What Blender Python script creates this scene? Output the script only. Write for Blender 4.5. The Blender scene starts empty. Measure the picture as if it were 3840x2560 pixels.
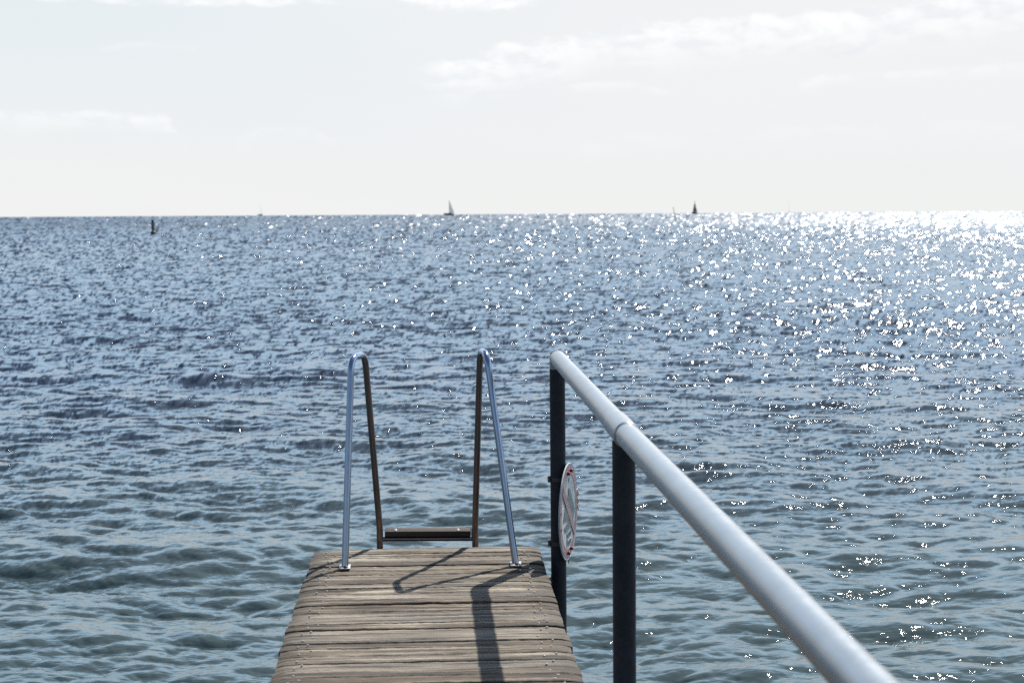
import bpy, bmesh, math, random
import numpy as np
from mathutils import Vector, Matrix
random.seed(7)
rng = np.random.default_rng(11)
S = bpy.context.scene
COL = S.collection
R = math.radians

# ------------------------------------------------------------------ camera
CAM_H = 1.70                      # eye height over the deck (deck top is z = 0)
WATER_Z = -0.95
YAW, PITCH, ROLL = 0.05537, 0.08429, 0.005527
fw = Vector((math.sin(YAW)*math.cos(PITCH), math.cos(YAW)*math.cos(PITCH), -math.sin(PITCH)))
rt = Vector((math.cos(YAW), -math.sin(YAW), 0))
up = rt.cross(fw)
upc = up*math.cos(ROLL) + rt*math.sin(ROLL)
rtc = rt*math.cos(ROLL) - up*math.sin(ROLL)
cam = bpy.data.cameras.new('camera')
camo = bpy.data.objects.new('camera', cam); COL.objects.link(camo)
M = Matrix((rtc, upc, -fw)).transposed().to_4x4(); M.translation = Vector((0, 0, CAM_H))
camo.matrix_world = M
cam.sensor_width = 36.0
cam.lens = 53.57
cam.clip_start = 0.05; cam.clip_end = 40000
cam.dof.use_dof = True
cam.dof.focus_distance = 7.5
cam.dof.aperture_fstop = 4.8
S.camera = camo

# ------------------------------------------------------------------ sky and sun
SUN_AZ = R(32.0)                  # from +Y towards +X
SUN_EL = R(51.5)
SKY_STRENGTH = 0.082
SUN_STRENGTH = 5.0
W = bpy.data.worlds.new('World'); S.world = W; W.use_nodes = True
nt = W.node_tree; nt.nodes.clear()
def N(tree, typ, **kw):
    n = tree.nodes.new(typ)
    for k, v in kw.items(): setattr(n, k, v)
    return n
class G:
    """small helper to write node maths"""
    def __init__(s, tree): s.t = tree
    def put(s, sock, v):
        if isinstance(v, bpy.types.NodeSocket): s.t.links.new(v, sock)
        elif v is not None:
            try: sock.default_value = v
            except Exception: sock.default_value = (*v, 1.0)
    def m(s, op, a, b=None, c=None, clamp=False):
        n = s.t.nodes.new('ShaderNodeMath'); n.operation = op; n.use_clamp = clamp
        s.put(n.inputs[0], a)
        if b is not None: s.put(n.inputs[1], b)
        if c is not None: s.put(n.inputs[2], c)
        return n.outputs[0]
    def v(s, op, a, b=None):
        n = s.t.nodes.new('ShaderNodeVectorMath'); n.operation = op
        s.put(n.inputs[0], a)
        if b is not None: s.put(n.inputs[1], b)
        return n.outputs['Value'] if op in ('LENGTH', 'DOT_PRODUCT') else n.outputs[0]
    def scale(s, a, k):
        n = s.t.nodes.new('ShaderNodeVectorMath'); n.operation = 'SCALE'
        s.put(n.inputs[0], a); s.put(n.inputs['Scale'], k); return n.outputs[0]
    def comb(s, x, y, z):
        n = s.t.nodes.new('ShaderNodeCombineXYZ')
        s.put(n.inputs[0], x); s.put(n.inputs[1], y); s.put(n.inputs[2], z); return n.outputs[0]
    def sep(s, a):
        n = s.t.nodes.new('ShaderNodeSeparateXYZ'); s.put(n.inputs[0], a); return n.outputs
    def noise(s, vec, scale, detail=4, rough=.5, dist=0.0, out='Fac', dim='3D'):
        n = s.t.nodes.new('ShaderNodeTexNoise'); n.noise_dimensions = dim
        s.put(n.inputs['Vector'], vec); n.inputs['Scale'].default_value = scale
        n.inputs['Detail'].default_value = detail; n.inputs['Roughness'].default_value = rough
        n.inputs['Distortion'].default_value = dist
        return n.outputs[out]
    def ramp(s, f, stops, interp='LINEAR'):
        n = s.t.nodes.new('ShaderNodeValToRGB'); e = n.color_ramp.elements
        n.color_ramp.interpolation = interp
        while len(e) < len(stops): e.new(0.5)
        for k, (p, c) in enumerate(stops):
            e[k].position = p
            e[k].color = (c, c, c, 1) if isinstance(c, (int, float)) else (*c, 1)
        s.put(n.inputs[0], f); return n.outputs[0]
    def sm(s, x, a, b):
        n = s.t.nodes.new('ShaderNodeMapRange'); n.interpolation_type = 'SMOOTHSTEP'
        s.put(n.inputs[0], x); n.inputs[1].default_value = a; n.inputs[2].default_value = b
        return n.outputs[0]
    def mix(s, f, a, b, mode='MIX'):
        n = s.t.nodes.new('ShaderNodeMix'); n.data_type = 'RGBA'; n.blend_type = mode
        s.put(n.inputs[0], f); s.put(n.inputs[6], a); s.put(n.inputs[7], b); return n.outputs[2]

g = G(nt)
sky = N(nt, 'ShaderNodeTexSky', sky_type='NISHITA', sun_disc=False)
sky.sun_elevation = SUN_EL
sky.sun_rotation = SUN_AZ
sky.altitude = 0; sky.air_density = 1.0; sky.dust_density = 1.6; sky.ozone_density = 1.0
tc = N(nt, 'ShaderNodeTexCoord')
D = g.v('NORMALIZE', tc.outputs['Generated'])
dx, dy, dz = g.sep(D)
az = g.m('MULTIPLY', g.m('ARCTAN2', dx, dy), 57.2958)          # degrees east of +Y
el = g.m('MULTIPLY', g.m('ARCSINE', dz), 57.2958)
# high thin veil that whitens the lower sky, thinning towards the zenith
veil_n = g.noise(g.comb(g.m('MULTIPLY', az, .02), g.m('MULTIPLY', el, .12), 0), 1.0, 4, .55)
veil = g.m('MULTIPLY', g.m('SUBTRACT', 1.0, g.sm(el, 15, 38)), g.m('ADD', .80, g.m('MULTIPLY', veil_n, .30)), clamp=True)
sunward = g.v('DOT_PRODUCT', D, (math.sin(SUN_AZ), math.cos(SUN_AZ), 0))
veil = g.m('MULTIPLY', veil, g.m('ADD', .0, g.m('MULTIPLY', g.sm(sunward, -.5, .75), 1.0)))
low = g.mix(g.m('MULTIPLY', g.sm(el, .5, 7.5), g.sm(az, 14, -14)), (7.0, 7.09, 7.08), (6.45, 6.86, 7.02))
VEIL_COL = g.mix(g.sm(el, 7.5, 17), low, (8.4, 12.2, 16.0))  # brighter blue sky band above the view, added to light the water reflections
base = g.mix(veil, g.v('MINIMUM', sky.outputs[0], (3.7, 4.4, 5.7)), VEIL_COL)
# cumulus banks: a soft region in azimuth / elevation broken up by noise
P = g.comb(g.m('MULTIPLY', az, .55), g.m('MULTIPLY', el, 1.15), 3.1)
cn = g.noise(P, .95, 9, .56, .1)
cn_s = g.noise(g.v('ADD', P, (-.14, -.30, 0)), 0.95, 6, .56, .1)
def blob(a0, e0, sa, se, tilt=0.0, wgt=1.0):
    da = g.m('SUBTRACT', az, a0)
    de = g.m('SUBTRACT', g.m('SUBTRACT', el, e0), g.m('MULTIPLY', da, tilt))
    q = g.m('ADD', g.m('POWER', g.m('ABSOLUTE', g.m('DIVIDE', da, sa)), 2.0),
            g.m('POWER', g.m('ABSOLUTE', g.m('DIVIDE', de, se)), 2.0))
    a = g.m('MAXIMUM', 0.0, g.m('SUBTRACT', 1.0, q))
    d = g.sm(g.m('ADD', g.m('MULTIPLY', a, .85), g.m('MULTIPLY', g.m('SUBTRACT', cn, .5), 1.7)), .14, .50)
    return g.m('MULTIPLY', g.m('MULTIPLY', d, g.sm(a, 0.0, .30)), wgt)
def bank(a0, a1, top0, tilt, amp, depth, wgt, soft=1.5):
    # a bank with a crisp billowing upper edge whose base melts away
    t = g.m('ADD', top0, g.m('MULTIPLY', g.m('SUBTRACT', az, a0), tilt))
    t = g.m('ADD', t, g.m('MULTIPLY', g.m('SUBTRACT', cn, .5), amp*3.2))
    u = g.m('SUBTRACT', t, el)
    ends = g.m('MULTIPLY', g.sm(az, a0, a0+soft), g.m('SUBTRACT', 1.0, g.sm(az, a1-soft, a1)))
    u = g.m('SUBTRACT', u, g.m('MULTIPLY', g.m('SUBTRACT', 1.0, ends), amp*2.4))
    d = g.m('MULTIPLY', g.sm(u, 0.0, .28), g.m('SUBTRACT', 1.0, g.sm(u, depth*.25, depth*1.3)))
    return g.m('MULTIPLY', g.m('MULTIPLY', d, g.sm(ends, 0, .2)), wgt)
bl = [bank(-1.5, 60, 6.42, .058, .40, 1.7, .85, 9.0), bank(13.5, 40, 5.05, .02, .12, .5, .45), bank(1.5, 9.5, 4.78, .02, .12, .45, .38, 2.5),
      bank(-20.0, -8.6, 3.8, .0, .32, .85, .55, 1.2), bank(-7.2, -3.0, 3.3, .0, .22, .6, .18), bank(-12.0, -8.0, 6.2, .03, .08, .28, .40),
      blob(-9.0, 8.3, 12.0, .95, .0, .8), blob(1.6, 8.1, 4.4, .85, .0, .9), blob(-45, 10, 16, 4), bank(5, 24, 3.1, .01, .25, .8, .14, 4)]
dens = bl[0]
for b_ in bl[1:]: dens = g.m('MAXIMUM', dens, b_)
shade = g.sm(g.m('SUBTRACT', cn, cn_s), -.16, .14)             # side of a billow turned to the sun
ccol = g.mix(shade, (6.75, 6.95, 7.15), (8.1, 8.15, 8.15))
skyc = g.mix(g.m('MULTIPLY', dens, .9), base, ccol)
skyc = g.mix(bank(14.0, 60, 6.95, .03, .5, .45, .38, 5.0), skyc, (6.05, 6.4, 6.7))
bg = N(nt, 'ShaderNodeBackground'); out = N(nt, 'ShaderNodeOutputWorld')
g.put(bg.inputs[0], skyc); bg.inputs[1].default_value = SKY_STRENGTH
nt.links.new(bg.outputs[0], out.inputs[0])

sl = bpy.data.lights.new('sun', 'SUN'); so = bpy.data.objects.new('sun', sl); COL.objects.link(so)
sl.energy = SUN_STRENGTH; sl.angle = R(0.53); sl.color = (1.0, 0.955, 0.89)
sd = Vector((math.sin(SUN_AZ)*math.cos(SUN_EL), math.cos(SUN_AZ)*math.cos(SUN_EL), math.sin(SUN_EL)))
so.rotation_euler = sd.to_track_quat('Z', 'Y').to_euler()
so.location = (8, 12, 20)

S.view_settings.view_transform = 'Standard'; S.view_settings.look = 'None'
S.view_settings.exposure = 0.65; S.view_settings.gamma = 1.0
S.render.engine = 'CYCLES'
S.cycles.use_denoising = False
S.cycles.max_bounces = 6; S.cycles.diffuse_bounces = 3; S.cycles.glossy_bounces = 4
S.cycles.caustics_reflective = False; S.cycles.caustics_refractive = False
S.cycles.sample_clamp_direct = 45.0
S.cycles.sample_clamp_indirect = 6.0

# ------------------------------------------------------------------ helpers
def tag(o, label=None, cat=None, group=None, kind=None):
    for k, v in (('label', label), ('category', cat), ('group', group), ('kind', kind)):
        if v: o[k] = v
    return o
def empty(name, loc=(0, 0, 0)):
    o = bpy.data.objects.new(name, None); COL.objects.link(o); o.location = loc
    o.empty_display_size = .1
    return o
def mesh_obj(name, verts, faces, mat, parent=None, smooth=None, offset=None):
    me = bpy.data.meshes.new(name); me.from_pydata([tuple(v) for v in verts], [], faces); me.update()
    bm = bmesh.new(); bm.from_mesh(me); bmesh.ops.recalc_face_normals(bm, faces=bm.faces[:]); bm.to_mesh(me); bm.free()
    o = bpy.data.objects.new(name, me); COL.objects.link(o)
    if mat: me.materials.append(mat)
    if smooth is not None:
        me.polygons.foreach_set('use_smooth', [True]*len(me.polygons))
        if smooth < 180: me.set_sharp_from_angle(angle=R(smooth))
    if parent: o.parent = parent
    if offset: o.location = offset
    return o
class MB:
    def __init__(s): s.v = []; s.f = []
    def add(s, vs, fs):
        n = len(s.v); s.v += [Vector(v) for v in vs]; s.f += [tuple(i+n for i in f) for f in fs]
    def tube(s, pts, rad, seg=20, caps=True):
        pts = [Vector(p) for p in pts]; n = len(pts)
        rads = rad if isinstance(rad, (list, tuple)) else [rad]*n
        tans = []
        for i in range(n):
            t = (pts[min(i+1, n-1)] - pts[max(i-1, 0)]); tans.append(t.normalized())
        ref = Vector((1, 0, 0)) if abs(tans[0].x) < .9 else Vector((0, 1, 0))
        u = (ref - tans[0]*ref.dot(tans[0])).normalized()
        vs = []; fs = []
        for i in range(n):
            u = (u - tans[i]*u.dot(tans[i])).normalized(); w = tans[i].cross(u)
            for k in range(seg):
                a = 2*math.pi*k/seg
                vs.append(pts[i] + (u*math.cos(a) + w*math.sin(a))*rads[i])
        for i in range(n-1):
            for k in range(seg):
                a = i*seg+k; b = i*seg+(k+1) % seg
                fs.append((a, b, b+seg, a+seg))
        if caps:
            fs.append(tuple(range(seg))[::-1]); fs.append(tuple((n-1)*seg+k for k in range(seg)))
        s.add(vs, fs)
    def box(s, c, d, bev=0.0, rot=None, seg=2):
        bm = bmesh.new(); bmesh.ops.create_cube(bm, size=1.0)
        for v in bm.verts: v.co = Vector((v.co.x*d[0], v.co.y*d[1], v.co.z*d[2]))
        if bev > 0: bmesh.ops.bevel(bm, geom=bm.edges[:], offset=bev, segments=seg, affect='EDGES', profile=.5)
        bm.verts.index_update()
        vs = [((rot @ v.co) if rot else v.co) + Vector(c) for v in bm.verts]
        s.add(vs, [tuple(v.index for v in f.verts) for f in bm.faces]); bm.free()
    def lathe(s, c, prof, axis=Vector((0, 0, 1)), seg=20):
        axis = axis.normalized(); ref = Vector((1, 0, 0)) if abs(axis.x) < .9 else Vector((0, 1, 0))
        u = (ref - axis*ref.dot(axis)).normalized(); w = axis.cross(u); vs = []; fs = []
        for (r_, h) in prof:
            for k in range(seg):
                a = 2*math.pi*k/seg
                vs.append(Vector(c) + axis*h + (u*math.cos(a)+w*math.sin(a))*max(r_, 1e-4))
        for i in range(len(prof)-1):
            for k in range(seg):
                a = i*seg+k; b = i*seg+(k+1) % seg; fs.append((a, b, b+seg, a+seg))
        fs.append(tuple(range(seg))[::-1]); fs.append(tuple((len(prof)-1)*seg+k for k in range(seg)))
        s.add(vs, fs)
    def build(s, name, mat, parent=None, smooth=35, origin=None):
        off = Vector(origin) if origin else Vector((0, 0, 0))
        return mesh_obj(name, [v-off for v in s.v], s.f, mat, parent, smooth, off if origin else None)

def new_mat(name):
    m = bpy.data.materials.new(name); m.use_nodes = True
    t = m.node_tree; b = t.nodes['Principled BSDF']
    return m, t, b, G(t)
def coords(t): return N(t, 'ShaderNodeTexCoord').outputs['Object']
def bump(t, h, strength, dist):
    n = N(t, 'ShaderNodeBump'); n.inputs['Strength'].default_value = strength; n.inputs['Distance'].default_value = dist
    t.links.new(h, n.inputs['Height']); return n.outputs[0]

# ------------------------------------------------------------------ materials
def mat_galv(name, c0, c1, rough, metal, sc=1.0):
    m, t, b, q = new_mat(name); co = coords(t)
    n1 = q.noise(co, 9*sc, 5, .6); n2 = q.noise(co, 70*sc, 3, .6)
    n3 = q.noise(q.v('MULTIPLY', co, (14, 1.2, 14)), 3*sc, 3, .6)
    f = q.sm(q.m('ADD', q.m('ADD', q.m('MULTIPLY', n1, .5), q.m('MULTIPLY', n2, .3)), q.m('MULTIPLY', n3, .3)), .36, .74)
    col = q.mix(f, c0, c1)
    sp = q.sm(q.noise(co, 38*sc, 4, .7), .68, .74)
    col = q.mix(q.m('MULTIPLY', sp, .45), col, (.10, .095, .09))
    q.put(b.inputs['Base Color'], col)
    q.put(b.inputs['Roughness'], q.m('ADD', rough, q.m('MULTIPLY', n2, .14)))
    b.inputs['Specular IOR Level'].default_value = .5 if metal else .22
    b.inputs['Metallic'].default_value = metal
    q.put(b.inputs['Normal'], bump(t, n1, .15, .004))
    return m
M_RAIL = mat_galv('galvanised_rail', (.25, .262, .275), (.325, .337, .35), .25, .55, .8)
M_POST = mat_galv('weathered_shaded_post', (.015, .017, .023), (.036, .038, .048), .55, .0)  # galvanised like the rail; the shade on the posts is darkened into the colour
M_PLATE = mat_galv('plate_steel', (.26, .27, .28), (.42, .42, .42), .42, .6, 2.0)
def mat_ladder():
    m, t, b, q = new_mat('stainless_tube'); co = coords(t); y = q.sep(co)[1]
    n = q.noise(co, 24, 4, .6); n2 = q.noise(q.v('MULTIPLY', co, (60, 60, 4)), 1, 3, .6)
    col = q.mix(n, (.24, .30, .40), (.34, .40, .50))
    # brown reflection of the deck painted into the rear legs' colour
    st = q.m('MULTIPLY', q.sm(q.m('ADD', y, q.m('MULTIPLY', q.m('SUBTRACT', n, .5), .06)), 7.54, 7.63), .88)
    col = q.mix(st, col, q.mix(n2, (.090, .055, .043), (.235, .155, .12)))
    col = q.mix(q.m('MULTIPLY', q.sm(q.noise(co, 55, 3, .6), .66, .72), .6), col, (.06, .045, .035))
    q.put(b.inputs['Base Color'], col); b.inputs['Metallic'].default_value = 1.0
    q.put(b.inputs['Roughness'], q.m('ADD', .10, q.m('MULTIPLY', n2, .14)))
    return m
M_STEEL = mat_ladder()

def mat_wood(name, tone=1.0, dark=0.0):
    m, t, b, q = new_mat(name); co = coords(t)
    geo = N(t, 'ShaderNodeNewGeometry'); rnd = N(t, 'ShaderNodeAttribute'); rnd.attribute_name = 'plank'
    pr = rnd.outputs['Fac']
    sh = q.v('ADD', co, q.comb(q.m('MULTIPLY', pr, 37.0), 0, q.m('MULTIPLY', pr, 11.0)))
    wob = q.noise(q.v('MULTIPLY', sh, (2.2, 9, 1)), 1.0, 3, .5, out='Color')
    sh2 = q.v('ADD', sh, q.scale(q.v('SUBTRACT', wob, (.5, .5, .5)), .022))
    grain = q.noise(q.v('MULTIPLY', sh2, (1.6, 95, 20)), 1.0, 5, .62)
    grain2 = q.noise(q.v('MULTIPLY', sh2, (5.0, 260, 30)), 1.0, 3, .6)
    streak = q.noise(q.v('MULTIPLY', sh2, (1.1, 40, 10)), 1.0, 3, .55)
    patch = q.noise(q.v('MULTIPLY', sh, (2.6, 7, 4)), 1.0, 5, .6)
    fine = q.noise(co, 130, 3, .7)
    crack = q.m('MAXIMUM', q.sm(grain, .40, .33), q.sm(streak, .385, .33))
    v = q.m('ADD', q.m('ADD', q.m('MULTIPLY', q.m('ADD', q.m('MULTIPLY', grain, .4), q.m('MULTIPLY', streak, .6)), 1.05), q.m('MULTIPLY', patch, .50)), q.m('MULTIPLY', fine, .10))
    col = q.ramp(q.m('SUBTRACT', v, .35), [(.36, (.026*tone, .020*tone, .015*tone)), (.44, (.098*tone, .072*tone, .049*tone)),
                                          (.52, (.185*tone, .150*tone, .108*tone)), (.62, (.38*tone, .335*tone, .262*tone))])
    col = q.mix(q.m('MULTIPLY', q.m('SUBTRACT', pr, .5), .80, clamp=True), col, (.30, .27, .225))
    col = q.mix(q.m('MULTIPLY', q.m('SUBTRACT', .5, pr), .95, clamp=True), col, (.045, .033, .024))
    warm = q.sm(q.noise(q.v('MULTIPLY', sh, (1.4, 5, 3)), 1.3, 3, .5), .52, .70)
    col = q.mix(q.m('MULTIPLY', warm, .35), col, (.11, .072, .042))
    col = q.mix(q.m('MULTIPLY', crack, .85), col, (.012, .010, .008))
    kn = q.noise(q.v('MULTIPLY', sh, (5.5, 15, 3)), 1.0, 2, .5)
    col = q.mix(q.m('MULTIPLY', q.sm(kn, .67, .73), .7), col, (.030, .022, .015))
    hair = q.noise(q.v('MULTIPLY', sh2, (1.5, 62, 10)), 1.0, 2, .5)
    col = q.mix(q.m('MULTIPLY', q.sm(hair, .46, .38), .75), col, (.020, .016, .012))
    # damp, mossy, well worn ends
    x_ = q.sep(co)[0]
    endm = q.sm(q.m('ADD', q.m('ABSOLUTE', q.m('ADD', x_, .018)), q.m('MULTIPLY', q.m('SUBTRACT', patch, .5), .22)), .43, .585)
    col = q.mix(q.m('MULTIPLY', endm, .62), col, (.030, .023, .015))
    if dark: col = q.mix(dark, col, (.03, .024, .02))
    q.put(b.inputs['Base Color'], col)
    q.put(b.inputs['Roughness'], q.m('ADD', .62, q.m('MULTIPLY', fine, .25)))
    b.inputs['Specular IOR Level'].default_value = .25
    hh = q.m('ADD', q.m('MULTIPLY', grain, .75), q.m('MULTIPLY', grain2, .3))
    q.put(b.inputs['Normal'], bump(t, hh, .85, .010))
    return m
M_WOOD = mat_wood('weathered_planks', .82)
M_WOODD = mat_wood('wet_dark_wood', .55, .45)
M_BEAM = mat_wood('old_beam', .7, .3)

def mat_plain(name, col, rough=.5, metal=0.0, var=.25, sc=30):
    m, t, b, q = new_mat(name); n = q.noise(coords(t), sc, 4, .6)
    q.put(b.inputs['Base Color'], q.mix(n, tuple(c*(1-var) for c in col), tuple(min(1, c*(1+var)) for c in col)))
    b.inputs['Roughness'].default_value = rough; b.inputs['Metallic'].default_value = metal
    return m
M_SCREW = mat_plain('screw_metal', (.42, .42, .41), .40, .6, .25)
M_RUST = mat_plain('rusty_bolt', (.10, .075, .06), .55, .4)
M_CLAMP = mat_plain('clamp_steel', (.05, .05, .055), .5, .3)

# ------------------------------------------------------------------ water
def wave_tile(L, n, lmin, lmax, mss, wind, spread, seed, slope=-4.0):
    r = np.random.default_rng(seed)
    k1 = np.fft.fftfreq(n, L/n)*2*np.pi
    kx, ky = np.meshgrid(k1, k1, indexing='xy'); k = np.hypot(kx, ky); k[0, 0] = 1
    th = np.arctan2(ky, kx) - wind
    band = (k > 2*np.pi/lmax) & (k < 2*np.pi/lmin)
    kp = 2*np.pi/lmax
    A = np.where(band, k**slope, 0)*(np.abs(np.cos(th/2))**spread + .04)*np.exp(-.6*(kp/k)**4)
    # soft upper edge
    A *= np.exp(-(k/(2*np.pi/lmin))**2*.8)
    ph = (r.normal(size=(n, n)) + 1j*r.normal(size=(n, n)))*np.sqrt(A)
    h = np.fft.ifft2(ph).real
    sx = np.fft.ifft2(1j*kx*ph).real; sy = np.fft.ifft2(1j*ky*ph).real
    s = math.sqrt(mss/(sx.var()+sy.var()))
    Dx = np.fft.ifft2(-1j*kx/k*ph); Dy = np.fft.ifft2(-1j*ky/k*ph)
    hr = np.fft.ifft2(ph).real*s
    return L, n, (hr, Dx.real*s, Dy.real*s, sx*s, sy*s)
def samp(tile, X, Y):
    L, n, maps = tile
    fx = (X/L*n) % n; fy = (Y/L*n) % n
    i = np.floor(fx).astype(int) % n; j = np.floor(fy).astype(int) % n
    tx = fx-np.floor(fx); ty = fy-np.floor(fy); i2 = (i+1) % n; j2 = (j+1) % n
    return [A[j, i]*(1-tx)*(1-ty) + A[j, i2]*tx*(1-ty) + A[j2, i]*(1-tx)*ty + A[j2, i2]*tx*ty for A in maps]
WIND = R(-98)                                      # waves run in towards the shore
tA = wave_tile(83.0, 1024, .62, 3.0, .0095, WIND, 46, 3)
tB = wave_tile(17.3, 1024, .11, .62, .025, WIND+R(6), 36, 5)
tC = wave_tile(5.9, 1024, .03, .11, .012, WIND-R(7), 26, 8)
Hc = CAM_H-WATER_Z
yaw_d = math.degrees(YAW)
core = np.arange(-21.5, 21.51, .062)
side = 21.5+np.cumsum(.062*1.035**np.arange(1, 113)); side = side[side < 86]
azs = np.radians(np.concatenate([-side[::-1], core, side]) + yaw_d)
px = np.arange(.30, 640, .85)                      # rings thin out with distance the way waves do
rings = Hc*1524.0/px[::-1]
rings = rings[(rings > 4.5)]
rings = np.concatenate([[.8, 1.8, 3.0, 4.0], rings])
rings = np.sort(rings)
rr, aa = np.meshgrid(rings, azs, indexing='ij')
X = rr*np.sin(aa); Y = rr*np.cos(aa)
drow = np.gradient(rings)[:, None]
fA = 1/(1+(drow/6.0)**2); fB = 1/(1+(drow/.45)**2); fC = 1/(1+(drow/.08)**2)
gust = samp(wave_tile(700.0, 256, 20, 300, 1e-4, 0, 0, 9, -3.0), X, Y)[0]; gust = 1+.22*np.clip(gust/gust.std(), -2, 2)
wA = samp(tA, X, Y); wB = samp(tB, X+3.3, Y+1.7); wC = samp(tC, X+1.3, Y+.7)
CH = 1.1
front = np.clip((wA[4]+wB[4])/math.sqrt(.016), -1, 2.6)                     # capillary ripples ride on the steep wave fronts
capw = np.clip((rr-9)/18, 0, 1)
cap = (.68+.25*np.clip(front, 0, 3))*(1-capw) + (.50 + .60*np.clip(front, 0, 3)**1.2)*capw
wC = [A*cap for A in wC]
Z = wA[0]*fA + (wB[0]*fB + wC[0]*fC)*gust + WATER_Z - rr**2/(2*6371000.0)
Xd = X + CH*(wA[1]*fA + (wB[1]*fB + wC[1]*fC)*gust); Yd = Y + CH*(wA[2]*fA + (wB[2]*fB + wC[2]*fC)*gust)
# shading normals: the mesh's own close in, the wave field's own slopes where the rings are too wide to carry them
def sstep(x, a, b): t_ = np.clip((x-a)/(b-a), 0, 1); return t_*t_*(3-2*t_)
kB = 1-.50*sstep(drow, .06, .5); kC = 1-.80*sstep(drow, .015, .10)
sx_ = wA[3] + wB[3]*gust*kB + wC[3]*gust*kC; sy_ = wA[4] + wB[4]*gust*kB + wC[4]*gust*kC
far = sstep(rr, 10, 40)
soft = np.sqrt(sy_**2 + .03**2)                     # from afar mostly the faces turned to the shore show
sy_f = sy_*(1-far) + (soft*.95+.05)*far
# scattered patches of steep capillary ripples, mostly on the wave fronts: these carry the glitter
wT = samp(tC, X*.9+4.1, Y*.9+2.9); m_T = np.abs(wT[0]/wT[0].std()) + .35*np.clip(front, -1, 2)
f2 = sstep(rr, 25, 180); m_T = m_T + .18 + .45*f2
patch = sstep(m_T, 1.15, 1.9)*np.clip((rr-8)/8, 0, 1)
gx = wT[3]/wT[3].std(); gy = np.abs(wT[4]/wT[4].std())
sx_ = sx_ + patch*gx*.27; sy_f = sy_f + patch*(gy*.28*(.5+.5*far))
Nf = np.stack([-sx_, -sy_f, np.ones_like(sx_)], -1)
dXr = np.stack([np.gradient(A, axis=0) for A in (Xd, Yd, Z)], -1); dXa = np.stack([np.gradient(A, axis=1) for A in (Xd, Yd, Z)], -1)
Ng = np.cross(dXa, dXr); Ng /= np.linalg.norm(Ng, axis=-1, keepdims=True)+1e-12
Ng *= np.sign(Ng[..., 2:3])
Nf /= np.linalg.norm(Nf, axis=-1, keepdims=True)
wn = np.clip((rr-9)/9, 0, 1)[..., None]
Nrm = Ng*(1-wn) + Nf*wn; Nrm /= np.linalg.norm(Nrm, axis=-1, keepdims=True)
nr, na = rr.shape
vs = np.stack([Xd, Yd, Z], -1).reshape(-1, 3).astype(np.float32)
ii, jj = np.meshgrid(np.arange(nr-1), np.arange(na-1), indexing='ij')
a_ = (ii*na+jj).ravel(); quads = np.stack([a_, a_+1, a_+na+1, a_+na], -1).astype(np.int32)
me = bpy.data.meshes.new('sea')
me.vertices.add(len(vs)); me.vertices.foreach_set('co', vs.ravel())
me.loops.add(quads.size); me.loops.foreach_set('vertex_index', quads.ravel())
me.polygons.add(len(quads)); me.polygons.foreach_set('loop_start', np.arange(0, quads.size, 4, dtype=np.int32))
me.polygons.foreach_set('use_smooth', np.ones(len(quads), dtype=bool))
me.update(calc_edges=True)
me.normals_split_custom_set_from_vertices(Nrm.reshape(-1, 3).astype(np.float32).tolist())
sea = bpy.data.objects.new('water', me); COL.objects.link(sea)
sea['kind'] = 'structure'

def mat_water():
    m, t, b, q = new_mat('sea_water'); co = coords(t); x, y, z = q.sep(co)
    dist = q.v('LENGTH', q.comb(x, y, 0))
    # bottom: pale sand close in, then weed beds and deep water
    bn = q.noise(q.v('MULTIPLY', co, (.05, .10, 0)), 1.0, 4, .55)
    dd = q.m('ADD', y, q.m('MULTIPLY', q.m('SUBTRACT', bn, .5), 16.0))
    shallow = (.024, .043, .042); deep = (.0018, .012, .029)
    colr = q.mix(q.sm(dd, 8, 25), shallow, deep)
    weed = q.sm(q.noise(q.v('MULTIPLY', co, (.10, .22, 0)), 1.0, 4, .6), .56, .68)
    weed = q.m('MULTIPLY', weed, q.sm(dd, 14, 20))
    colr = q.mix(q.m('MULTIPLY', weed, .6), colr, (.003, .007, .014))
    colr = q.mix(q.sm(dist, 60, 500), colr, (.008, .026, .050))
    q.put(b.inputs['Base Color'], colr)
    b.inputs['IOR'].default_value = 1.68
    q.put(b.inputs['Roughness'], q.m('ADD', q.m('ADD', .025, q.m('MULTIPLY', q.sm(dist, 10, 55), .125)), q.m('MULTIPLY', q.sm(dist, 60, 450), .20)))
    # fine ripples close by
    rp = q.noise(q.v('MULTIPLY', co, (1.0, 3.6, 1)), 6.0, 3, .55, .5)
    bn_ = N(t, 'ShaderNodeBump'); bn_.inputs['Strength'].default_value = 1.0; bn_.inputs['Distance'].default_value = 1.0
    t.links.new(q.m('MULTIPLY', rp, .0060), bn_.inputs['Height'])
    # ripples too small for the mesh further out
    c1 = q.noise(q.v('MULTIPLY', co, (.8, 1.0, 0)), 2.6, 3, .6, out='Color')
    s1 = q.v('SUBTRACT', c1, (.5, .5, .5))
    wf = q.m('ADD', q.m('MULTIPLY', q.sm(dist, 9, 20), .25), q.m('MULTIPLY', q.sm(dist, 25, 110), .75))
    sl_ = q.v('MULTIPLY', q.scale(s1, q.m('MULTIPLY', wf, .9)), (1, 1, 0))
    q.put(b.inputs['Normal'], q.v('NORMALIZE', q.v('ADD', bn_.outputs[0], sl_)))
    return m
me.materials.append(mat_water())

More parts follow.
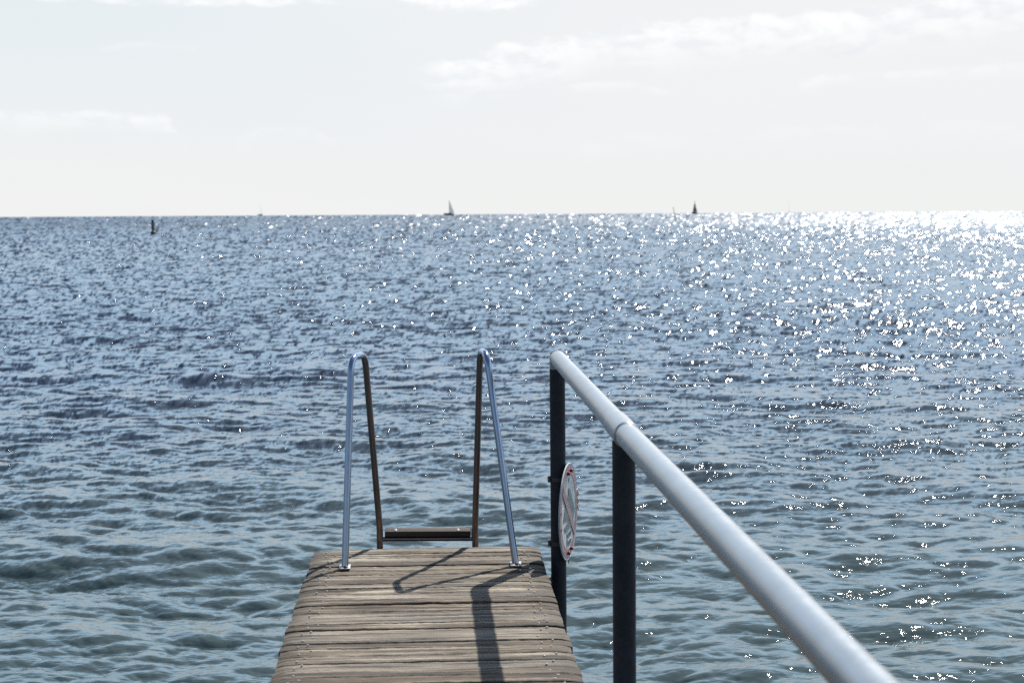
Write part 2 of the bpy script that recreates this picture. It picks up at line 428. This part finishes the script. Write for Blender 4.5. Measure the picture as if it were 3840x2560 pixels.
# ------------------------------------------------------------------ jetty
jetty = tag(empty('jetty', (0, 0, 0)), 'weathered grey wooden jetty of cross planks running out over the water', 'jetty')
XL, XR, YEND = -.592, .556, 7.645
planks = []; y = YEND; k = 0
while y > -2.2:
    w = .093 + random.uniform(-.010, .009); gap = random.choice([.0012, .0015, .002, .003, .003, .005])
    planks.append((y-w, y, k)); y -= w+gap; k += 1
pv = []; pf = []; pid = []
for (y0, y1, k) in planks:
    nx = 64; r = random.Random(k*13+5)
    xa = XL + r.uniform(-.006, .006) + (.007 if y0 > 7.1 else 0); xb = XR + r.uniform(-.006, .006)
    dz = r.uniform(-.003, .003); tilt = r.uniform(-.0025, .0025); skew = r.uniform(-.003, .003)
    sag = r.uniform(-.003, .003); ph = r.uniform(0, 9)
    e = .007
    prof = [(0, -.036), (0, -e), (e*.3, -e*.3), (e, 0), (.34, 0), (.66, 0), (-e, 0), (-e*.3, -e*.3), (0, -e), (0, -.036)]
    n0 = len(pv); m_ = len(prof)
    for i in range(nx+1):
        s = i/nx; x = xa+(xb-xa)*s
        wear = math.exp(-min(s, 1-s)*38)                      # ends are rounded and chewed
        for j, (py, pz) in enumerate(prof):
            if j < 4: yy = y0+py
            elif j == 4: yy = y0+(y1-y0)*.34
            elif j == 5: yy = y0+(y1-y0)*.66
            else: yy = y1+py
            edge = .0011*math.sin(x*23+ph+j*.2)+.0008*math.sin(x*61+ph*2)+r.uniform(-.0012, .0012)
            if j in (4, 5): edge = 0
            side_ = -1 if j < 5 else 1
            zz = pz + dz + tilt*side_ + sag*math.sin(s*math.pi) + (r.uniform(-.0012, .0012) if j in (3, 4, 5, 6) else 0)
            if pz > -.03: zz -= wear*(.010+r.uniform(0, .004))
            pv.append((x, yy + edge + skew*(s-.5)*2, zz)); pid.append(k)
    for i in range(nx):
        for j in range(m_-1):
            a = n0+i*m_+j; pf.append((a, a+1, a+m_+1, a+m_))
        pf.append((n0+i*m_+m_-1, n0+i*m_, n0+(i+1)*m_, n0+(i+1)*m_+m_-1))
    pf.append(tuple(n0+j for j in range(m_))); pf.append(tuple(n0+nx*m_+j for j in range(m_))[::-1])
deck = mesh_obj('decking', pv, pf, M_WOOD, jetty, 40)
rv = np.random.default_rng(4).random(len(planks)+1)
at = deck.data.attributes.new('plank', 'FLOAT', 'POINT')
at.data.foreach_set('value', np.array([rv[i] for i in pid], dtype=np.float32))
# screws: one mesh shared by all copies
sb = MB(); sb.lathe((0, 0, 0), [(.0044, -.004), (.0047, .0002), (.0042, .0013), (.0023, .0016), (.0018, .0008)], seg=12)
screw0 = None; cnt = 0
for (y0, y1, k) in planks:
    if y1 < 5.25: break
    r = random.Random(k*7+1)
    for sx_ in (XL+.098, XR-.098):
        for (ox, fy) in ((-.017, .30), (.017, .70)):
            loc = (sx_+ox+r.uniform(-.012, .012), y0+(y1-y0)*(fy+r.uniform(-.08, .08)), .0022+r.uniform(0, .001))
            if screw0 is None: screw0 = sb.build('screw', M_SCREW, jetty); s_ = screw0
            else: s_ = screw0.copy(); COL.objects.link(s_); s_.parent = jetty
            s_.location = loc; cnt += 1
for x_ in (-.46, -.02, .43):
    b_ = MB(); b_.box((x_, 2.65, -.115), (.08, 9.7, .15), .006); b_.build('stringer', M_BEAM, jetty)
for y_ in (6.9, 4.2, 1.5):
    b_ = MB(); b_.box((-.018, y_, -.255), (1.10, .10, .12), .006); b_.build('cross_beam', M_BEAM, jetty)
    for x_ in (-.42, .39):
        b_ = MB(); b_.tube([(x_, y_, -.318), (x_, y_, -2.4)], .075, 20); b_.build('pile', M_BEAM, jetty)

# ------------------------------------------------------------------ railing
RX, PR, ZR = .637, .0395, .985
POSTS = (7.45, 4.915, 2.30)
railing = tag(empty('railing', (RX, POSTS[0], -.3)), 'tubular steel handrail on dark posts along the right side of the jetty', 'railing')
def local(o, root): o.location = o.location - root.location; return o
b_ = MB(); b_.tube([(RX, POSTS[0]-.012, ZR), (RX, 5.105, ZR)], PR, 40); local(b_.build('handrail', M_RAIL, railing, 40), railing)
b_ = MB(); b_.tube([(RX, 4.835, ZR), (RX+.0410, -1.2, ZR)], PR, 40); local(b_.build('handrail', M_RAIL, railing, 40), railing)
b_ = MB(); b_.lathe((RX, 4.825, ZR), [(PR+.0008, 0), (PR+.0038, .004), (PR+.0045, .02), (PR+.0045, .27), (PR+.0038, .286), (PR+.0006, .29)],
                    Vector((0, 1, 0)), 40); local(b_.build('pipe_sleeve', M_RAIL, railing, 40), railing)
# rounded corner over the far post
pts = []
for i in range(9):
    a = i/8*math.pi/2
    pts.append((RX, POSTS[0]-.012+.030*math.sin(a), ZR-.030+.030*math.cos(a)))
b_ = MB(); b_.tube([(RX, POSTS[0]-.014, ZR)]+pts+[(RX, POSTS[0]+.018, ZR-.06)], PR-.0015, 36); local(b_.build('corner_bend', M_RAIL, railing, 60), railing)
b_ = MB()
b_.tube([(RX, POSTS[0]-.0125, ZR), (RX, POSTS[0]-.0165, ZR)], PR+.0012, 40); local(b_.build('weld_ring', M_CLAMP, railing, 40), railing)
for i, py in enumerate(POSTS):
    yy = py + (.018 if i == 0 else 0)
    b_ = MB(); rx_ = RX + (.017 if i == 2 else 0)
    b_ = MB(); b_.tube([(rx_+.008, yy, -2.3), (rx_+.005, yy, -.2), (rx_, yy, ZR-(.055 if i == 0 else .032))], PR-.001, 36)
    local(b_.build('post', M_POST, railing, 40), railing)
    b_ = MB(); b_.box((RX-.058, yy, -.12), (.05, .09, .012), .002)
    local(b_.build('bracket', M_CLAMP, railing), railing)

# ------------------------------------------------------------------ swimming ladder
ladder = tag(empty('swimming_ladder', (-.01, 7.45, 0)), 'stainless steel bathing ladder with two tall hoops at the end of the jetty', 'ladder')
def fillet(pts, rads, n=8):
    out_ = [Vector(pts[0])]
    for i in range(1, len(pts)-1):
        p = Vector(pts[i]); a = (Vector(pts[i-1])-p); c = (Vector(pts[i+1])-p); rr_ = rads[i-1]
        a_n, c_n = a.normalized(), c.normalized()
        ang = a_n.angle(c_n); d = min(rr_/math.tan(ang/2), a.length*.49, c.length*.49)
        p0, p1 = p+a_n*d, p+c_n*d
        for k in range(n+1):
            s = k/n; out_.append((p0*(1-s)+p*s)*(1-s) + (p*(1-s)+p1*s)*s)
    out_.append(Vector(pts[-1])); return out_
TR = .0165
hoops = {
 'l': [(-.410, 7.265, .004), (-.374, 7.435, 1.000), (-.316, 7.632, 1.000), (-.256, 7.722, .10), (-.254, 7.728, -1.7)],
 'r': [(.414, 7.262, .004), (.287, 7.435, 1.012), (.262, 7.632, 1.012), (.233, 7.718, .10), (.231, 7.726, -1.7)]}
for k, p in hoops.items():
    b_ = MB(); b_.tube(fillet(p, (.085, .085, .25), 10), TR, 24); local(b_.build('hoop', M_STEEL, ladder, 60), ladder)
    fx, fy = p[0][0], p[0][1]
    b_ = MB(); b_.box((fx, fy-.012, .0065), (.054, .086, .007), .0015); pl = local(b_.build('foot_plate', M_PLATE, ladder), ladder)
    b_ = MB(); b_.lathe((fx+.006, fy-.040, .010), [(.013, 0), (.013, .002), (.009, .003), (.009, .008), (.006, .0105)], seg=12)
    o_ = b_.build('bolt', M_RUST, pl); o_.location = -pl.location - ladder.location + ladder.location*0
    o_.matrix_parent_inverse = Matrix.Identity(4); o_.location = Vector((0, 0, 0)) - (ladder.location + pl.location)
for i, (zt, yb) in enumerate(((.078, 7.725), (-.19, 7.727), (-.46, 7.727))):
    xl, xr = -.236, .214
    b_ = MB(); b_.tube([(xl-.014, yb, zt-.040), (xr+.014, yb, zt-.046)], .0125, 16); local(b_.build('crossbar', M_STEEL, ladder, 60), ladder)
    bm_ = MB(); bm_.box(((xl+xr)/2, yb+.028, zt-.0145), (xr-xl-.012, .092, .029), .003, Matrix.Rotation(R(.7), 3, 'Y'))
    st = local(bm_.build('step', M_WOODD, ladder), ladder)
    if i == 0:
        for x_ in (-.175, .145):
            for dy_ in (-.004, .018):
                bb = MB(); bb.lathe((x_, yb+dy_, zt-.0145+.0145 - (x_+.011)*.0122), [(.0085, -.002), (.0085, .002), (.005, .0055)], seg=12)
                o_ = bb.build('bolt', M_SCREW, st); o_.location = -(ladder.location + st.location)

# ------------------------------------------------------------------ round sign on the far post
sign = empty('round_sign', (.688, 7.440, .221)); sign.rotation_euler = (0, 0, R(90-16))
tag(sign, 'round white sign with red ring and crossed out sailing boat on far post', 'sign')
# local frame: +X to the reader's right, +Z up, -Y out of the face
def mat_sign(name, col, rough=.32):
    m, t, b, q = new_mat(name); co = coords(t)
    n = q.noise(co, 14, 5, .6); d = q.noise(q.v('MULTIPLY', co, (30, 30, 7)), 1, 4, .65)
    c = q.mix(q.m('MULTIPLY', q.sm(d, .48, .72), .35), col, tuple(v*.55 for v in col))
    q.put(b.inputs['Base Color'], c)
    q.put(b.inputs['Roughness'], q.m('ADD', rough-.1, q.m('MULTIPLY', n, .25)))
    q.put(b.inputs['Normal'], bump(t, q.m('ADD', q.noise(co, 9, 2, .5), q.m('MULTIPLY', q.noise(co, 160, 2, .5), .05)), .35, .02))
    return m
MS_W = mat_sign('sign_white', (.40, .44, .47)); MS_R = mat_sign('sign_red', (.27, .165, .17))
MS_G = mat_sign('sign_grey', (.10, .12, .125)); MS_B = mat_plain('red_cap', (.16, .012, .018), .3, 0, .15)
MS_E = mat_plain('sign_back', (.50, .51, .52), .4, .5, .1)
SR = .241
def disc(r0, r1, y_, n=72):
    vs_, fs_ = [], []
    for k in range(n):
        a = 2*math.pi*k/n
        vs_ += [(r0*math.cos(a), y_, r0*math.sin(a)), (r1*math.cos(a), y_, r1*math.sin(a))]
    for k in range(n):
        a, b2 = 2*k, 2*((k+1) % n); fs_.append((a, a+1, b2+1, b2))
    return vs_, fs_
b_ = MB(); b_.lathe((0, 0, 0), [(SR-.003, .004), (SR, .003), (SR, -.001), (SR-.002, -.0025), (SR-.006, -.0015)], Vector((0, 1, 0)), 72)
b_.build('plate', MS_W, sign, 30)
b_ = MB(); b_.add(*disc(.186, .230, -.0026))
b_.build('red_ring', MS_R, sign, None)
def flat(name, polys, y_, mat, thick=.0008):
    b2 = MB()
    for p in polys:
        n = len(p); f_ = [(x, y_-thick, z) for x, z in p]; k_ = [(x, y_, z) for x, z in p]
        b2.add(f_+k_, [tuple(range(n)), tuple(range(n, 2*n))[::-1]] + [(i, (i+1) % n, n+(i+1) % n, n+i) for i in range(n)])
    return b2.build(name, mat, sign, None)
q_ = lambda P: [(x*SR, z*SR) for x, z in P]
flat('sail_picture', [q_([(-.02, .50), (.13, .44), (.64, -.06), (.30, -.10), (.03, -.165), (-.62, -.10), (-.40, .15), (-.12, .26)]),
                      q_([(-.54, -.25), (.02, -.175), (.30, -.155), (.62, -.075), (.66, -.07), (.34, -.335), (-.40, -.35)])], -.0031, MS_G)
flat('red_bar', [q_([(-.60, .62), (-.70, .46), (.56, -.60), (.68, -.46)])], -.0042, MS_R)
for txt, z_ in (('Keine', -.52), ('Boote', -.685)):
    cu = bpy.data.curves.new('lettering', 'FONT'); cu.body = txt; cu.size = .052; cu.align_x = 'CENTER'; cu.extrude = .0006
    to = bpy.data.objects.new('tmp', cu); COL.objects.link(to)
    dg = bpy.context.evaluated_depsgraph_get(); mt = bpy.data.meshes.new_from_object(to.evaluated_get(dg)); mt.name = 'lettering'
    bpy.data.objects.remove(to); mt.materials.clear(); mt.materials.append(MS_G)
    mt.transform(Matrix.Rotation(R(90), 4, 'X'))
    lo = bpy.data.objects.new('lettering', mt); COL.objects.link(lo); lo.parent = sign; lo.location = (.0, -.0036, z_*SR)
for (x_, z_) in ((-.14, .815), (.17, .83), (-.13, -.835), (.18, -.80)):
    b_ = MB(); b_.box((x_*SR, -.0085, z_*SR), (.021, .014, .016), .002); b_.build('bolt', MS_B, sign)
for (x_, z_) in ((-.83, .11), (-.83, -.22)):
    b_ = MB(); b_.lathe((x_*SR, -.0032, z_*SR), [(.0085, .0), (.0085, -.001)], Vector((0, 1, 0)), 14); b_.build('hole', M_CLAMP, sign)
b_ = MB()                                           # bent, torn rim on the far side
b_.tube([(.236*math.cos(a), -.004-.004*math.sin(a*37), .236*math.sin(a)) for a in [i*.02-.16 for i in range(25)]], .0032, 8)
b_.build('bent_rim', MS_W, sign, 60)
b_ = MB(); b_.tube([(.004+.008*math.cos(a), 0, -SR-.012+.011*math.sin(a)) for a in [i*.45 for i in range(15)]], .0013, 6); b_.build('wire_loop', M_CLAMP, sign, 60)
# clamps round the post (worked out in the sign's own frame)
inv = sign.matrix_basis.inverted()
for cz in (.381, .059):
    b_ = MB(); n = 28; rr0 = PR+.002
    cxp, cyp = RX+.002, POSTS[0]+.018
    b_.lathe((cxp, cyp, cz-.011), [(PR+.0006, 0), (PR+.0036, .001), (PR+.0036, .021), (PR+.0006, .022)], seg=36)
    b_.box((cxp-PR-.004, cyp, cz), (.014, .030, .030), .002)
    b_.box((cxp+PR+.006, cyp-.008, cz), (.014, .045, .026), .002)
    o_ = mesh_obj('clamp', [inv @ v for v in b_.v], b_.f, M_CLAMP, sign, 35)
    b_ = MB(); b_.lathe((cxp-PR-.006, cyp-.028, cz), [(.007, 0), (.007, .055), (.004, .057)], Vector((0, 1, 0)), 6)
    mesh_obj('bolt', [inv @ v for v in b_.v], b_.f, M_RUST, o_, 35)

# ------------------------------------------------------------------ marks and boats out on the water
M_BUOY = mat_plain('buoy_paint', (.020, .030, .024), .55, 0, .3, 3)
M_BUOYY = mat_plain('buoy_float', (.055, .050, .016), .5, 0, .3, 3)
M_HULL = mat_plain('dark_hull', (.020, .050, .052), .35, 0, .2, 1)
M_HULL2 = mat_plain('white_hull', (.45, .45, .44), .35, 0, .1, 1)
M_MAST = mat_plain('mast_metal', (.30, .31, .32), .4, .4, .1, 2)
M_DECKB = mat_plain('boat_cabin', (.50, .49, .46), .5, 0, .1, 1)
def mat_sail(name, col, tr):
    m, t, b, q = new_mat(name)
    df = N(t, 'ShaderNodeBsdfDiffuse'); tl = N(t, 'ShaderNodeBsdfTranslucent'); mx = N(t, 'ShaderNodeMixShader')
    n = q.noise(coords(t), .5, 3, .5); c = q.mix(n, tuple(v*.9 for v in col), col)
    q.put(df.inputs[0], c); q.put(tl.inputs[0], c); mx.inputs[0].default_value = tr
    t.links.new(df.outputs[0], mx.inputs[1]); t.links.new(tl.outputs[0], mx.inputs[2])
    t.links.new(mx.outputs[0], t.nodes['Material Output'].inputs[0]); t.nodes.remove(b); return m
M_SAIL = mat_sail('sail_cloth', (.76, .79, .79), .5)
M_SAILG = mat_sail('shaded_sail_cloth', (.32, .35, .36), .35)
M_SAILF = mat_sail('hazed_sail_cloth', (.86, .88, .88), .75)  # pale tone stands in for haze over the far boats

bx, by = -37.36, 211.4
buoy = tag(empty('spar_buoy', (bx, by, WATER_Z)), 'dark upright spar buoy with a bulging float, alone on the left of the sea', 'buoy')
b_ = MB(); b_.lathe((0, 0, -.6), [(.12, 0), (.34, .25), (.40, .55), (.40, .78), (.33, .95), (.20, 1.02)], seg=24); b_.build('float', M_BUOYY, buoy, 40)
b_ = MB(); b_.tube([(0, 0, .38), (-.02, 0, 1.0), (-.05, 0, 1.92)], [.19, .18, .17], 20); b_.build('spar', M_BUOY, buoy, 40)
b_ = MB(); b_.lathe((-.05, 0, 1.86), [(.18, 0), (.22, .02), (.22, .10), (.12, .13)], seg=20); b_.build('cap', M_BUOY, buoy, 40)

mk = tag(empty('marker_pole', (72.9, 446, WATER_Z)), 'thin leaning marker pole left of the dark-sailed boat on the horizon', 'marker pole')
b_ = MB(); b_.tube([(.35, 0, -.8), (0, 0, 1.2), (-.55, 0, 4.0)], [.13, .10, .06], 10); b_.build('pole', M_BUOY, mk, 60)
b_ = MB(); b_.tube([(-.44, 0, 3.4), (-.50, 0, 3.72)], [.12, .12], 10); b_.build('band', M_HULL2, mk, 60)

def sailboat(name, loc, label, L, mast, heading, sails, hullm, sailm, group, scale=1.0):
    rt_ = tag(empty(name, loc), label, 'sailing boat', group); rt_.rotation_euler = (0, 0, heading)
    n = 14; vs_ = []; fs_ = []
    for i in range(n+1):
        s = i/n; x = (s-.42)*L; wdt = L*.155*math.sin(min(1, .22+s*1.0)*math.pi*.86)**.8 if s < .999 else .03
        wdt = max(wdt if s < .93 else wdt*(1-(s-.93)/.07*.95), .03)
        top = L*(.165+.05*s*s); keel = -.35 if s < .9 else -.35+(s-.9)*6
        for (fy, fz) in ((-1, top), (-.92, top*.35), (-.45, keel), (.45, keel), (.92, top*.35), (1, top)):
            vs_.append((x + (top*.06 if fz == top else 0)*s, fy*wdt, fz))
    for i in range(n):
        for j in range(5):
            a = i*6+j; fs_.append((a, a+1, a+7, a+6))
        fs_.append((i*6+5, i*6, i*6+6, i*6+11))
    fs_.append(tuple(range(6))); fs_.append(tuple(n*6+j for j in range(6))[::-1])
    mesh_obj('hull', vs_, fs_, hullm, rt_, 40)
    d0 = L*.17
    b2 = MB(); b2.box((-.02*L, 0, d0+L*.028), (L*.30, L*.17, L*.055), L*.018); b2.build('cabin', M_DECKB, rt_)
    b2 = MB(); b2.tube([(.06*L, 0, d0), (.055*L, 0, mast)], [.16, .11], 10); b2.build('mast', M_MAST, rt_, 60)
    if 'boom' in sails:
        b2 = MB(); b2.tube([(.06*L, 0, d0+L*.06), (-.42*L, -.03*L, d0+L*.06)], .08, 8); b2.build('boom', M_MAST, rt_, 60)
    def sail(nm, A, B, C, belly, mt=None):                    # a triangular cloth with belly and real thickness
        A, B, C = Vector(A), Vector(B), Vector(C); m1 = 10; front = []; fc = []; idx = {}
        for i in range(m1+1):
            for j in range(m1+1-i):
                u_, v_ = i/m1, j/m1; p = A*(1-u_-v_)+B*u_+C*v_
                p = p+Vector((0, belly*4*(u_*(1-u_-v_)+v_*(1-u_-v_)+u_*v_)*.75, 0)); idx[(i, j)] = len(front); front.append(p)
        for i in range(m1):
            for j in range(m1-i):
                fc.append((idx[(i, j)], idx[(i+1, j)], idx[(i, j+1)]))
                if j < m1-i-1: fc.append((idx[(i+1, j)], idx[(i+1, j+1)], idx[(i, j+1)]))
        o2 = mesh_obj(nm, front, fc, mt or sailm, rt_, 60)
        so_ = o2.modifiers.new('thickness', 'SOLIDIFY'); so_.thickness = .02
    if 'main' in sails: sail('mainsail', (.045*L, 0, mast*.985), (.045*L, 0, d0+L*.07), (-.42*L, -.05*L, d0+L*.07), .05*L)
    if 'jib' in sails: sail('jib', (.075*L, 0, mast*.80), (.40*L, 0, d0+L*.03), (.07*L, -.08*L, d0+L*.05), .04*L, sailm if sailm is M_SAILG else M_SAILF)
    return rt_
gr = 'sailing boats on the horizon'
def wz(d): return WATER_Z - d*d/(2*6371000.0)
sailboat('sailboat', (28.8, 1900, wz(1900)), 'sailing boat with dark hull and tall pale triangular sail on the horizon', 13.0, 19.2, R(165), ('main', 'boom'), M_HULL, M_SAIL, gr)
sailboat('sailboat', (335.6, 1900, wz(1930)), 'sailing boat seen end on with dark grey sails on the bright horizon', 10.5, 17.0, R(118), ('main', 'jib', 'boom'), M_HULL, M_SAILG, gr)
sailboat('sailboat', (1001, 4180, wz(4298)), 'faint distant boat with a bare mast above the bright glitter at right', 13.0, 27.0, R(75), (), M_HULL2, M_SAILF, gr)
sailboat('sailboat', (-450, 4180, wz(4204)), 'very faint pale sailing boat on the horizon right of the buoy', 15.0, 27.0, R(150), ('main', 'boom'), M_HULL2, M_SAILF, gr)
